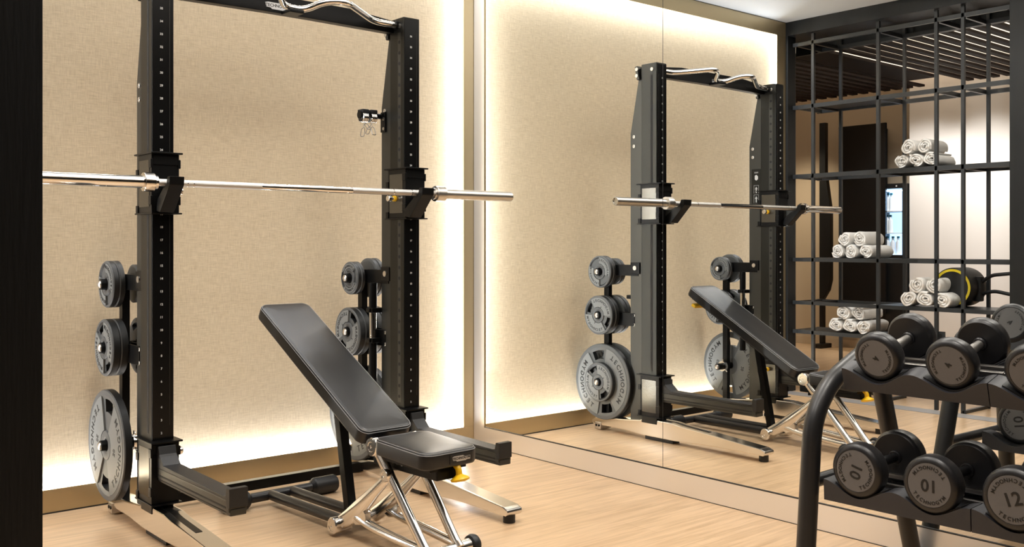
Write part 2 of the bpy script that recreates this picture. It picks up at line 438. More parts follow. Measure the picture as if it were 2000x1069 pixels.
    # sliding carriages: upper one with the bar hook, lower one with the safety arm
    for zt, zb, nm in ((1.547, 1.300, 'hook_carriage'), (.394, .140, 'arm_carriage')):
        k = MB(); k.box((xc-.056, -.695, zb+.006), (xc+.056, -.545, zt-.006), .003)
        k.box((xc-.064, -.715, zt-.007), (xc+.064, -.520, zt), .002); k.box((xc-.062, -.712, zb), (xc+.062, -.522, zb+.006), .002)
        for z in (zt-.045, zb+.055):
            for sx in (-1, 1):
                k.box((xc+sx*.050, -.700, z-.018), (xc+sx*.061, -.672, z+.018), .003)
                k.box((xc+sx*.050, -.552, z-.05), (xc+sx*.061, -.530, z-.018), .003)
        k.box((xc-.05, -.699, zt-.05), (xc+.05, -.690, zt-.012), .002)
        car = obj(nm, k, ['plate_steel'] if 0 else ['black'], rack)
        sp = MB()
        for sx in (-1, 1): sp.box((xc+sx*.0562, -.672, zb+.03), (xc+sx*.0572, -.56, zt-.03))
        obj('side_cover', sp, 'carriage', car)
        pn = MB(); xk = xc+sgn*.056; zk = zb+.10 if nm == 'hook_carriage' else zb+.19
        pn.cyl((xk, -.61, zk), (xk+sgn*.012, -.61, zk), .014, seg=20); pn.mi = 1; pn.cyl((xk+sgn*.012, -.61, zk), (xk+sgn*.03, -.61, zk), .008, seg=18); pn.cyl((xk+sgn*.026, -.61, zk), (xk+sgn*.046, -.61, zk), .0155, bev=.004, seg=22)
        obj('pull_pin', pn, ['yellow', 'chrome'], car)
    # bar hook
    xs0, xs1 = (xc-.062, xc+.004) if xc == XR else (xc-.040, xc+.018)
    hk = MB()
    hk.prism([(-.694, 1.312), (-.694, 1.345), (-.772, 1.399), (-.79, 1.403), (-.806, 1.41), (-.818, 1.443), (-.846, 1.443), (-.842, 1.41), (-.74, 1.306)], 0, xs0, xs1, .003)
    obj('bar_hook', hk, 'black', rack)
    hw = MB(); hw.prism([(-.694, 1.32), (-.694, 1.405), (-.70, 1.41), (-.79, 1.40)], 0, xc-.012, xc-.004); obj('hook_web', hw, 'plate_steel', rack)
    # safety arm
    a = MB(); y0, y1 = -.695, -1.372
    a.box((xc-.034, y0, .250), (xc+.034, y1+.006, .292), .004); a.box((xc-.030, y0, .238), (xc+.030, y1+.002, .262), .004)
    a.mi = 1
    for sx in (-1, 1): a.box((xc+sx*.0335, y0-.01, .262), (xc+sx*.0345, y1+.03, .268)); a.box((xc+sx*.0335, y0-.01, .248), (xc+sx*.0345, y1+.03, .251))
    sa = obj('safety_arm', a, ['plate_steel', 'groove'], rack)
    a = MB(); a.prism([(y0, .292), (y0, .375), (y0-.018, .378), (y0-.028, .345), (y0-.07, .310), (y1+.05, .303), (y1+.032, .306), (y1+.026, .334), (y1, .334), (y1, .268), (y1+.02, .262), (y1+.03, .292)], 0, xc-.035, xc+.035, .003)
    obj('arm_pad', a, 'rubber', sa)
# cross members
c = MB(); c.prism([(XL+.02, 2.262), (XL+.045, 2.205), (-1.62, 2.210), (-1.39, 2.210), (XR-.045, 2.205), (XR-.02, 2.262), (-1.2, 2.288), (-1.8, 2.288)], 1, -.575, -.530, .003)
cm = obj('crossbar', c, 'black', rack)
c = MB()
for xc in (XL, XR): c.cbox((xc, -.505, 2.225), (.086, .02, .085), .003, Matrix.Translation((xc, -.505, 2.225)) @ Matrix.Rotation(R(-12), 4, 'X') @ Matrix.Translation((-xc, .505, -2.225)))
c.mi = 1
for xc in (XL, XR):
    for sx in (-1, 1): c.cyl((xc+sx*.043, -.505, 2.247), (xc+sx*.047, -.505, 2.247), .011); c.cyl((xc+sx*.043, -.505, 2.208), (xc+sx*.047, -.505, 2.208), .011); c.cyl((xc+sx*.045, -.63, 2.232), (xc+sx*.049, -.63, 2.232), .011)
obj('crossbar_flange', c, ['plate_steel', 'steel'], cm)
c = MB(); bx = Matrix.Translation((-1.560, -.5765, 2.238)) @ Matrix.Rotation(PI/2, 4, 'X'); badge(c, bx, .125); obj('badge', c, ['badge', 'ink'], cm)
c = MB(); c.box((XL+.03, -.275, .022), (XR-.03, -.230, .068), .003); obj('floor_crossbar', c, 'black', rack)
half = [(XR-.044, -.605, 2.237), (-1.085, -.610, 2.237), (-1.315, -.745, 2.268), (-1.40, -.70, 2.262), (-1.455, -.63, 2.228)]
mid = -1.507
path = half+[(2*mid-x, y, z) for x, y, z in reversed(half)]
c = MB(); c.tube(fillet(path, .05, 6), .0155, seg=16); pb = obj('pull_up_bar', c, 'chrome', rack)
c = MB(); c.box((mid-.035, -.655, 2.205), (mid+.035, -.57, 2.222), .004); obj('bar_mount', c, 'black', pb)
c = MB()
for xc, sg in ((XR, -1), (XL, 1)): c.cyl((xc+sg*.044, -.605, 2.237), (xc+sg*.06, -.605, 2.237), .021, seg=24)
obj('bar_socket', c, 'black', pb)
# instruction sticker on the inner side of the left upright plate
c = MB(); xs = XL+.0225
c.box((xs, -.530, 1.46), (xs+.0008, -.455, 1.70))
c.mi = 1; bx = Matrix.Translation((xs+.001, -.493, 1.58)) @ Matrix.Rotation(PI/2, 4, 'Z') @ Matrix.Rotation(PI/2, 4, 'X')
for y0 in (-.02, -.085):
    for q in ((-.02, -.0185, -.028, .028), (.0185, .02, -.028, .028), (-.02, .02, .0265, .028)): c.box((q[0], y0+q[2], 0), (q[1], y0+q[3], .0005), mx=bx)
    c.prism([(-.011, y0+.0), (-.004, y0+.0), (-.004, y0-.026), (.004, y0-.026), (.004, y0), (.011, y0), (0, y0+.018)], 2, 0, .0005, mx=bx)
c.text('MAX', .015, bx @ Matrix.Translation((0, .095, .0006)), .0002); c.prism([(-.014, .05), (.0, .04), (.012, .05), (.012, .075), (-.002, .08), (-.014, .068)], 2, 0, .0005, mx=bx)
obj('instruction_sticker', c, ['column', 'white_ink'], rack)
# hook for the collar clips, inner side of the right upright
c = MB(); xk = XR-.022; c.box((xk-.008, -.478, 1.735), (xk, -.435, 1.835), .003); c.box((xk-.012, -.46, 1.812), (xk, -.42, 1.828), .002)
c.cyl((xk-.004, -.437, 1.815), (xk-.125, -.437, 1.815), .0135, bev=.002); c.lathe([(0, .02), (.006, .02), (.006, .0)], (xk-.125, -.437, 1.815), (-1, 0, 0), 22)
hk = obj('clip_hook', c, 'black', rack)
c = MB()
for z in (1.80, 1.752): c.cyl((xk-.008, -.465, z), (xk-.011, -.465, z), .008, seg=16)
obj('hook_bolt', c, 'steel', hk)
def clip(x, turn, label):
    t = thing('collar_clip', label, 'clip', (x, -.437, 1.806), 'spring collar clips on the rack hook')
    c = MB()
    for k in range(4): c.ring((x-.012+.008*k, -.437, 1.803), (1, 0, 0), .0265, .0035)
    for s in (-1, 1):
        bx = Matrix.Translation((x+s*.010, -.437, 1.803)) @ Matrix.Rotation(R(turn+s*32), 4, 'X')
        w = fillet([(0, 0, -.026), (0, 0, -.052), (-.010, 0, -.058), (-.010, 0, -.095), (.010, 0, -.095), (.010, 0, -.058), (.003, 0, -.05)], .006, 4)
        c.mi = 1; c.tube(w, .0017, seg=8, mx=bx); c.mi = 0
    obj('spring', c, ['chrome', 'spring'], t)
    c = MB(); c.box((x-.019, -.462, 1.822), (x+.019, -.412, 1.842), .005); obj('grip', c, 'rubber', t)
clip(-.985, 8, 'chrome spring collar clip hanging on the rack hook beside the right upright')
clip(-1.033, -14, 'chrome spring collar clip at the free tip of the rack hook')

# ------------------------------------------------------------------ barbell
yb, zb = -.783, 1.4205
bar = thing('barbell', 'long steel barbell resting unloaded in the two rack hooks', 'barbell', (-1.52, yb, zb))
c = MB(); c.cyl((-2.19, yb, zb), (-.83, yb, zb), .0142)
obj('shaft', c, 'chrome', bar)
for x0, x1 in ((-2.185, -1.742), (-1.306, -.86)):
    c = MB(); c.cyl((x0, yb, zb), (x1, yb, zb), .01445)
    c.mi = 1
    for xr in ((-2.06, -2.035) if x0 < -2 else (-1.09, -.99)): c.cyl((xr, yb, zb), (xr+.004, yb, zb), .0147)
    obj('knurled_grip', c, ['knurl', 'chrome'], bar)
for x0, x1, xe in ((-2.231, -2.190, -2.658), (-.801, -.853, -.380)):
    s = 1 if xe > x0 else -1
    c = MB(); c.cyl((x0, yb, zb), (x1, yb, zb), .0375, bev=.004, seg=36); c.cyl((x1, yb, zb), (x1-s*.012, yb, zb), .028, seg=30); obj('collar', c, 'chrome' if s < 0 else 'steel', bar)
    c = MB(); Lx = abs(xe-x0)
    c.lathe([(0, .0245), (Lx-.004, .0245), (Lx, .0225), (Lx, .018), (Lx-.006, .0175), (Lx-.006, 0)], (x0, yb, zb), (s, 0, 0), 32); obj('sleeve', c, 'chrome' if s < 0 else 'steel', bar)

# ------------------------------------------------------------------ weight plates
def plate_proto(dia, thick, slots, word_size, num, name):
    """built along +X, outer face at x=0, body to x=+thick; rotation about X later"""
    t = thing(name, '', 'weight plate', (0, 0, 0), None, True)
    r = dia/2; ri = .0265; rim = r*.90; hub = max(.05, r*.27)
    bm = bmesh.new(); na = 72
    rad = [ri, hub, r*.60, r*.83, rim, r]
    sl = lambda k, j: slots and j == 2 and any(abs(((k+.5)*360/na-90*q+540) % 360-180) < slots for q in (1, 3))
    depth = lambda j: 0
    F = [[bm.verts.new((.006 if j in (1, 2, 3) else (.004 if j == 5 else 0), rad[j]*math.cos(2*PI*k/na), rad[j]*math.sin(2*PI*k/na))) for k in range(na)] for j in range(6)]
    B = [[bm.verts.new((thick-(.004 if j == 5 else 0), rad[j]*math.cos(2*PI*k/na), rad[j]*math.sin(2*PI*k/na))) for k in range(na)] for j in range(6)]
    for k in range(na):
        k2 = (k+1) % na
        for j in range(5):
            if sl(k, j): continue
            bm.faces.new((F[j][k], F[j][k2], F[j+1][k2], F[j+1][k])); bm.faces.new((B[j][k], B[j+1][k], B[j+1][k2], B[j][k2]))
        bm.faces.new((F[0][k2], F[0][k], B[0][k], B[0][k2])); bm.faces.new((F[5][k], F[5][k2], B[5][k2], B[5][k]))
        if sl(k, 2):
            for j in (2, 3): bm.faces.new((F[j][k], F[j][k2], B[j][k2], B[j][k]))
            for kk, nb in ((k, (k-1) % na), (k2, k2)):
                if not sl(nb, 2): bm.faces.new((F[2][kk], F[3][kk], B[3][kk], B[2][kk]))
    m_ = MB(); m_.add(bm)
    for f in m_.bm.faces:
        f.normal_update()
        if abs(f.normal.x) > .9: f.material_index = 1
    body = obj('disc', m_, ['plate_black', 'plate_mid'], t, 25)
    # rim band on the face
    m_ = MB(); m_.lathe([(.0005, rim), (-.001, rim), (-.0015, rim+.003), (-.001, r-.004), (.003, r-.0005)], (0, 0, 0), (1, 0, 0), 72, None, False); obj('rim', m_, 'plate_rim', t, 25)
    # raised grey side pads with the word and weight
    for c0, bk in ((0, 0), (180, 0), (0, 1), (180, 1)) if dia > .4 else ((0, 0), (180, 0)):
        flip = Matrix.Translation((thick, 0, 0)) @ Matrix.Rotation(PI, 4, 'Z') if bk else Matrix()
        bm = bmesh.new(); n = 24; w = 90-slots-6 if slots else 56
        rr = [hub*1.02, rim-.001]; vs = []
        for k in range(n+1):
            a = R(c0-w+2*w*k/n)
            vs.append([bm.verts.new((x, q*math.cos(a), q*math.sin(a))) for q in rr for x in (-.0022, .006)])
        for A, Bv in zip(vs, vs[1:]):
            bm.faces.new((A[0], A[2], Bv[2], Bv[0])); bm.faces.new((A[0], Bv[0], Bv[1], A[1])); bm.faces.new((A[2], A[3], Bv[3], Bv[2]))
        for A in (vs[0], vs[-1]): bm.faces.new((A[0], A[1], A[3], A[2]))
        m_ = MB(); m_.add(bm, flip); pad = obj('face_pad', m_, 'plate_grey', t, 25)
        m_ = MB(); base = flip @ Matrix(((0, 0, -1, 0), (-1, 0, 0, 0), (0, 1, 0, 0), (0, 0, 0, 1)))   # local x -> -Y, y -> Z, z -> -X
        step = word_size*.88/(r*.755)*180/PI
        arc_text(m_, WORD, r*.755, word_size, c0 if c0 == 0 else 180, step, base, .0026, .0007, word_size*.012)
        arc_text(m_, num, r*.46, word_size*.72, c0, step*.72, base, .0026, .0005, word_size*.012)
        obj('lettering', m_, 'ink', pad, 0)
    m_ = MB(); m_.lathe([(.004, hub), (-.002, hub-.003), (-.003, hub-.006), (-.003, ri+.012), (.0, ri+.004), (.004, ri)], (0, 0, 0), (1, 0, 0), 48, None, False); obj('hub', m_, 'plate_rim', t, 25)
    return t
P_BIG = (.478, .036, 17, .043, '20'); P_MID = (.246, .034, 22, .023, '5'); P_TOP = (.202, .026, 0, .019, '2.5'); P_SM = (.168, .022, 0, .016, '1.25')
protos = {}
def put_plate(spec, name, x, z, side, rot, label, group):
    """side +1: outer face looks to +X, -1: to -X"""
    if spec not in protos: protos[spec] = plate_proto(*spec, name); o = protos[spec]
    else: o = copy_thing(protos[spec])
    o.location = (x, -.22, z+0.0); o['label'] = label; o['group'] = group
    o.rotation_euler = (R(rot), 0, 0) if side < 0 else (R(rot), 0, PI)
    return o
GP = 'weight plates on the rack storage pegs'
zB, zM, zT = .312, .734, 1.007
sag = lambda d: 0
# left upright, outer pegs
put_plate(P_BIG, 'large_weight_plate', XL-.079, zB, -1, 8, 'large grey plate alone on the lowest outer peg of the left upright', GP)
put_plate(P_MID, 'medium_weight_plate', XL-.088, zM, -1, -28, 'outermost medium plate with slots on the middle outer peg of the left upright', GP)
put_plate(P_MID, 'medium_weight_plate', XL-.053, zM, -1, 20, 'medium plate tucked behind the slotted one on the left upright middle outer peg', GP)
put_plate(P_TOP, 'small_weight_plate', XL-.079, zT, -1, -35, 'outermost small plate on the top outer peg of the left upright', GP)
put_plate(P_TOP, 'small_weight_plate', XL-.052, zT, -1, 30, 'second small plate behind the first on the left upright top outer peg', GP)
# left upright, inner pegs
put_plate(P_MID, 'medium_weight_plate', XL+.086, zM, 1, 15, 'medium plate on the left upright middle inner peg, behind the mirrored bench backrest', GP)
put_plate(P_SM, 'small_weight_plate', XL+.079, zT, 1, 40, 'smallest plate facing out on the inner top peg of the left upright', GP)
put_plate(P_SM, 'small_weight_plate', XL+.055, zT, 1, 10, 'smallest plate behind another on the inner top peg of the left upright', GP)
# right upright, inner pegs
put_plate(P_BIG, 'large_weight_plate', XR-.058, zB, -1, 22, 'large plate half hidden behind the bench on the right upright lowest peg', GP)
put_plate(P_MID, 'medium_weight_plate', XR-.090, zM, -1, 35, 'medium slotted plate facing the bench on the right upright middle peg', GP)
put_plate(P_MID, 'medium_weight_plate', XR-.055, zM, -1, -10, 'second medium plate behind the slotted one on the right upright middle inner peg', GP)
put_plate(P_SM, 'small_weight_plate', XR-.079, zT, -1, 80, 'smallest plate facing the bench on the right upright top inner peg', GP)
put_plate(P_SM, 'small_weight_plate', XR-.054, zT, -1, 5, 'smallest plate behind another on the right upright top inner peg', GP)
# right upright, outer pegs (seen in the mirror)
put_plate(P_BIG, 'large_weight_plate', XR+.054, zB, 1, 12, 'large plate under a smaller one on the right upright lowest mirror-side peg', GP)
put_plate(P_MID, 'medium_weight_plate', XR+.090, zB, 1, 32, 'medium plate laid over the large one on the right upright lowest mirror-side peg', GP)
put_plate(P_MID, 'medium_weight_plate', XR+.090, zM, 1, 62, 'outermost medium plate on the right upright middle peg facing the mirror', GP)
put_plate(P_MID, 'medium_weight_plate', XR+.055, zM, 1, 5, 'medium plate behind the outermost one on the right upright mirror-side middle peg', GP)
put_plate(P_TOP, 'small_weight_plate', XR+.079, zT, 1, 35, 'outermost small plate on the right upright top peg facing the mirror', GP)
put_plate(P_TOP, 'small_weight_plate', XR+.052, zT, 1, 70, 'small plate behind the outermost one on the right upright mirror-side top peg', GP)
t = thing('spring_collar', 'chrome ring collar on the empty lowest inner peg of the left upright', 'collar', (XL+.045, -.22, zB))
c = MB(); c.lathe([(.022, .0245), (0, .0245), (0, .036), (.022, .036), (.022, .0245)], (XL+.03, -.22, zB), (1, 0, 0), 36, None, False); obj('ring', c, 'chrome', t)
c = MB(); c.cyl((XL+.041, -.22, zB+.034), (XL+.041, -.22, zB+.05), .005, seg=14); c.cyl((XL+.041, -.245, zB-.026), (XL+.041, -.258, zB-.036), .004, seg=12); obj('thumb_screw', c, 'chrome', t)

# ------------------------------------------------------------------ bench (local frame: +Y to the head end)
bench = thing('adjustable_bench', 'black padded adjustable bench on a chrome frame, backrest tilted up', 'bench', (-1.4675, -1.09, 0), None, True)
bench.rotation_euler = (0, 0, R(2.5))
def pad(mb, w, l, t, rc, inset, mx, crown=.004):
    """cushion: rounded rectangle, rounded upper and lower edges, slightly crowned top"""
    def outline(ins, z):
        out = []; a, b_, r = w/2-ins, l/2-ins, max(.004, rc-ins)
        for cx, cy, a0 in ((a-r, b_-r, 0), (-(a-r), b_-r, 90), (-(a-r), -(b_-r), 180), (a-r, -(b_-r), 270)):
            for k in range(7): q = R(a0+15*k); out.append((cx+r*math.cos(q), cy+r*math.sin(q), z))
        return out
    bm = bmesh.new(); prof = [(.010, 0), (.003, .003), (0, .010), (0, t-.014), (.003, t-.006), (.010, t-.001), (.022, t+.001), (.05, t+crown*.7), (w*.36, t+crown)]
    rings = [[bm.verts.new(p) for p in outline(i, z)] for i, z in prof]; n = len(rings[0])
    for A, Bv in zip(rings, rings[1:]):
        for k in range(n): bm.faces.new((A[k], A[(k+1) % n], Bv[(k+1) % n], Bv[k]))
    bm.faces.new(rings[0]); bm.faces.new(rings[-1])
    mb.add(bm, mx); return [outline(.0065, t-.0022), outline(.0015, t-.0085)]
def seams(o, lines, mx):
    s = MB()
    for l in lines: s.tube(l, .0011, closed=True, seg=6, mx=mx)
    obj('stitching', s, 'thread', o)
ang = math.atan2(.454, .812); BL = .945
mxb = Matrix.Translation((0, .181, .682)) @ Matrix.Rotation(ang, 4, 'X') @ Matrix.Translation((0, 0, -.062))
m_ = MB(); ln = pad(m_, .252, BL, .062, .04, 0, mxb); bk = obj('backrest', m_, 'vinyl', bench); seams(bk, ln, mxb)
m_ = MB(); m_.box((-.10, -BL/2+.05, -.012), (.10, BL/2-.04, 0), .004, mxb); m_.box((-.03, -BL/2-.02, -.05), (.03, BL/2-.25, -.012), .006, mxb)
bp_ = obj('backrest_frame', m_, 'black', bench)
m_ = MB(); m_.box((-.018, BL/2-.135, -.034), (.018, BL/2-.06, -.014), .006, mxb); m_.box((-.05, BL/2-.105, -.046), (.118, BL/2-.072, -.026), .006, mxb); obj('release_lever', m_, 'yellow', bp_)
sa_ = math.atan2(-.012, .30)
mxs = Matrix.Translation((0, -.462, .436)) @ Matrix.Rotation(R(2.6), 4, 'X') @ Matrix.Translation((0, 0, -.062))
m_ = MB(); ln = pad(m_, .258, .335, .062, .045, 0, mxs, .003); st = obj('seat', m_, 'vinyl', bench); seams(st, ln, mxs)
m_ = MB(); bx = mxs @ Matrix.Translation((.035, -.1685, .030)) @ Matrix.Rotation(PI/2, 4, 'X'); m_.box((-.052, -.017, -.001), (.052, .017, .0012), .002, bx); m_.mi = 1
m2 = MB(); badge(m2, bx @ Matrix.Translation((0, 0, .0014)), .085)
m_.bm.free(); obj('badge', m2, ['badge', 'ink'], st)
m_ = MB(); m_.box((-.052, -.017, -.001), (.052, .017, .0012), .001, bx); obj('badge_patch', m_, 'rubber', st)
# frame
m_ = MB(); m_.box((-.055, -.60, .318), (.055, -.20, .372), .006); m_.box((-.085, -.60, .352), (.085, -.30, .374), .004); m_.prism([(-.25, .40), (-.25, .30), (-.45, .33), (-.60, .345), (-.60, .372)], 0, -.045, .045, .004)
sf = obj('seat_carrier', m_, 'black', bench)
m_ = MB()
for k in range(3): m_.cyl((-.0555, -.33-.03*k, .345), (-.058, -.33-.03*k, .345), .005, seg=12)
obj('carrier_bolt', m_, 'steel', sf)
m_ = MB(); m_.tube(fillet([(.03, -.60, .372), (.03, -.622, .355), (.03, -.625, .335)], .02), .012, seg=14); m_.lathe([(0, .010), (.010, .013), (.020, .030), (.026, .036), (.032, .034), (.036, .02), (.037, 0)], (.03, -.622, .345), (.05, -.25, -1), 30)
obj('seat_knob', m_, 'yellow', bench)
for s in (-1, 1):
    m_ = MB(); v = s*.079
    # long leg from the seat pivot down to the front foot
    m_.tube(fillet([(s*.084, -.258, .400), (s*.082, -.30, .352), (s*.079, -.345, .301), (s*.073, -.545, .075), (s*.072, -.575, .045)], .03), [.024]+[.020]*8+[.019]*8+[.0185]*8+[.022], seg=20, flat=(.9, 1.15))
    obj('leg', m_, 'alu', bench)
    m_ = MB()
    for c0, r0 in (((s*.072, -.258, .400), .036), ((s*.070, -.340, .303), .025)):
        m_.lathe([(0, r0*.9), (.02, r0), (.032, r0), (.036, r0*.9), (.036, r0*.55), (.0345, r0*.5), (.0345, .006), (.033, .005), (.033, 0)], c0, (s, 0, 0), 36)
    obj('pivot_disc', m_, 'alu', bench)
    # arm from the rear axle up to the leg, and the lower rail
    m_ = MB(); m_.tube([(v, .0, .048), (v, -.07, .088), (v, -.16, .150), (v, -.25, .225), (v, -.345, .302)], [.030, .034, .036, .024, .019], seg=20, flat=(.62, 1))
    m_.tube(fillet([(v, -.11, .105), (v, -.20, .083), (v, -.34, .072), (s*.073, -.555, .058)], .05), .0185, seg=18, flat=(1, .95))
    m_.prism([(-.09, .085), (-.17, .150), (-.195, .13), (-.20, .085), (-.13, .07)], 0, v-.014, v+.014, .004)
    obj('side_arm', m_, 'alu', bench)
    m_ = MB(); r0 = .034
    m_.lathe([(0, r0*.92), (.03, r0), (.052, r0), (.056, r0*.9), (.056, r0*.62), (.0545, r0*.58), (.0545, .007), (.053, .006), (.053, 0)], (s*.064, 0, .044), (s, 0, 0), 40)
    m_.cyl((s*.064, .0, .044), (s*.04, 0, .044), .03, seg=30); obj('axle_disc', m_, 'alu', bench)
    m_ = MB(); m_.cyl((s*.055, .0, .050), (s*.055, .60, .044), .0225, seg=22); obj('rear_tube', m_, 'tube', bench)
    m_ = MB(); m_.lathe([(0, .024), (.012, .036), (.020, .041), (.125, .041), (.134, .036), (.139, .024), (.139, 0)], (s*.155, .615, .042), (s, 0, 0), 30); obj('foam_roller', m_, 'rubber', bench)
    m_ = MB(); m_.lathe([(0, .026), (.006, .036), (.02, .040), (.034, .036), (.046, .022), (.05, 0)], (s*.125, -.565, .042), (s, 0, 0), 30); obj('foot_ball', m_, 'rubber', bench)
m_ = MB(); m_.cyl((-.20, .615, .043), (.20, .615, .043), .022, seg=22); obj('rear_foot_bar', m_, 'tube', bench)
m_ = MB(); m_.lathe([(0, .026), (.05, .020), (.20, .020), (.25, .026)], (-.125, -.565, .044), (1, 0, 0), 26); obj('front_foot_bar', m_, 'alu', bench)
m_ = MB(); m_.prism([(.018, .05), (.058, .05), (.165, .575), (.125, .575)], 0, -.02, .02, .004); m_.cyl((-.06, .0, .047), (.06, .0, .047), .016); obj('support_strut', m_, 'black', bench)

# ------------------------------------------------------------------ dumbbells and their rack
YD = (-2.915, -3.155, -3.395)
def dumbbell(front, rear, rad, ht, num, rot, rot2, chrome, label, group):
    """front = centre of the face that looks into the room, rear = centre of the far face"""
    f, r = V(front), V(rear); ax = (r-f).normalized(); Lg = (r-f).length
    t = thing('dumbbell', label, 'dumbbell', front, group)
    side = V((0, 1, 0)); side = (side-ax*side.dot(ax)).normalized(); upv = ax.cross(side)*-1
    if upv.z < 0: upv = -upv
    h = MB(); h.lathe([(ht-.002, .0145), (ht+.02, .0145), (Lg/2, .0165), (Lg-ht-.02, .0145), (Lg-ht+.002, .0145)], f, ax, 26)
    obj('handle', h, 'knurl' if chrome else 'tube', t)
    for q in (ht, Lg-ht-.010):
        h = MB(); h.lathe([(-.002, .022), (.004, .022), (.008, .019), (.008, .0)] if q == ht else [(.002, 0), (.002, .019), (.006, .022), (.012, .022)], f+ax*q, ax, 28); obj('handle_collar', h, 'urethane', t)
    for end, p, a, rt in ((0, f, ax, rot), (1, r, -ax, rot2)):
        rd = rad; m_ = MB()
        m_.lathe([(.0015, 0), (.0015, rd*.765), (0, rd*.775), (0, rd*.82), (.003, rd*.91), (.009, rd*.97), (.018, rd), (ht-.013, rd), (ht-.006, rd*.97), (ht, rd*.89), (ht, .03), (ht, 0)], p, a, 56)
        hd = obj('head', m_, 'urethane', t, 40)
        m_ = MB(); m_.lathe([(.002, 0), (.0005, 0), (.0005, rd*.755), (.0015, rd*.768)], p, a, 56); fc = obj('face_disc', m_, 'face_grey', hd, 40)
        zl = -a; xl = (-side if end == 0 else side); yl = zl.cross(xl)
        base = Matrix.Translation(p) @ Matrix(((xl.x, yl.x, zl.x, 0), (xl.y, yl.y, zl.y, 0), (xl.z, yl.z, zl.z, 0), (0, 0, 0, 1))) @ Matrix.Rotation(R(rt), 4, 'Z')
        m_ = MB(); sz = rd*(.15 if chrome else .175); step = sz*.86/(rd*.62)*180/PI
        for md in (90, 270): arc_text(m_, WORD, rd*.62, sz, md, step, base, .0002, .0005, sz*.012)
        m_.text(num, rd*(.36 if chrome else .60), base @ Matrix.Translation((0, 0, .0002)), .0005, rd*.008)
        obj('lettering', m_, 'ink', hd, 0)
    return t
GD = 'dumbbells on the two-tier rack'
dz = .064; dx = .262
dumbbell((-.630, YD[0], .810), (-.630+dx, YD[0], .810+dz), .0800, .050, '4', -105, 70, True, 'dark round dumbbell numbered 4 at the far left end of the upper tier', GD)
dumbbell((-.630, YD[1], .809), (-.630+dx, YD[1], .809+dz), .0800, .050, '4', 75, 0, True, 'dark round dumbbell numbered 4 second from the left on the upper tier', GD)
dumbbell((-.630, YD[2], .809), (-.630+dx, YD[2], .809+dz), .0800, .050, '6', 15, 0, True, 'dark dumbbell cut by the photo edge on the upper tier', GD)
dumbbell((-.752, YD[0], .462), (-.445, YD[0], .474), .0865, .060, '10', -105, 80, False, 'black round dumbbell numbered 10 next to the left leg of the rack, lower tier', GD)
dumbbell((-.752, YD[1], .462), (-.445, YD[1], .474), .0865, .060, '10', 180, 0, False, 'black round dumbbell numbered 10 beside the 12 on the lower tier', GD)
dumbbell((-.752, YD[2], .466), (-.440, YD[2], .478), .0900, .062, '12', 18, 0, False, 'black round dumbbell numbered 12 on the lower tier, cut by the photo edge', GD)

dr = thing('dumbbell_rack', 'two-tier graphite dumbbell rack on bent black tube legs before the mirror', 'dumbbell rack', (-.45, -3.275, 0))
for y in (-2.741, -3.815):
    p = fillet([(-.774, y, .012), (-.718, y, .60), (-.615, y, .715), (-.36, y, .812), (-.322, y, .775), (-.053, y, .012)], [.14, .10, .03, .03], 9)
    c = MB(); c.tube(p, .0318, seg=28); fr_ = obj('side_frame', c, 'tube', dr)
    c = MB(); c.tube([(-.728, y, .392), (-.19, y, .400)], .022, seg=20); obj('tray_support', c, 'tube', fr_)
    c = MB(); c.cyl((-.775, y, 0), (-.775, y, .016), .036); c.cyl((-.052, y, 0), (-.052, y, .016), .036); obj('leg_cap', c, 'rubber', fr_)
def tray(x0, z0, tilt, valley, peak, bot, depth, ya):
    """two-cradle tray segment; x0,z0 the front lip line, tilted up to the rear about Y"""
    mx = Matrix.Translation((x0, 0, z0)) @ Matrix.Rotation(-tilt, 4, 'Y')
    n = 40; yb_ = ya-.477
    wave = [(ya-.477*k/n, valley+(peak-valley)*.5*(1-math.cos(2*PI*((ya-.477*k/n)-YD[0])/.24))) for k in range(n+1)]
    c = MB()
    for a, b_, lift in ((0, .075, 0), (depth-.075, depth, .0)):
        c.prism([(y, z-z0+lift) for y, z in wave]+[(yb_, bot-z0), (ya, bot-z0)], 0, a, b_, mx=mx)
    c.box((.07, ya, bot-z0), (depth-.07, yb_, bot-z0+.008), 0, mx)
    o = obj('tray', c, 'tray', dr, 30)
    c = MB()
    for y in (ya-.12, ya-.36):
        s = [(y+.085*q/10, valley+(peak-valley)*.5*(1-math.cos(2*PI*((y+.085*q/10)-YD[0])/.24))-z0+.001) for q in range(-10, 11)]
        for a in (.012, depth-.065): c.prism(s+[(yy, z+.003) for yy, z in reversed(s)], 0, a, a+.052, mx=mx)
    obj('cradle_liner', c, 'rubber', o)
    c = MB()
    for q in (.115, depth-.115): c.box((q-.008, ya, peak-z0-.022), (q+.008, yb_, peak-z0-.008), .002, mx)
    obj('tray_rail', c, 'steel', o)
for ya in (-2.796, -3.276):
    tray(-.636, .768, R(15.5), .722, .768, .694, .275, ya)
    tray(-.742, .415, R(2.6), .372, .415, .347, .345, ya)

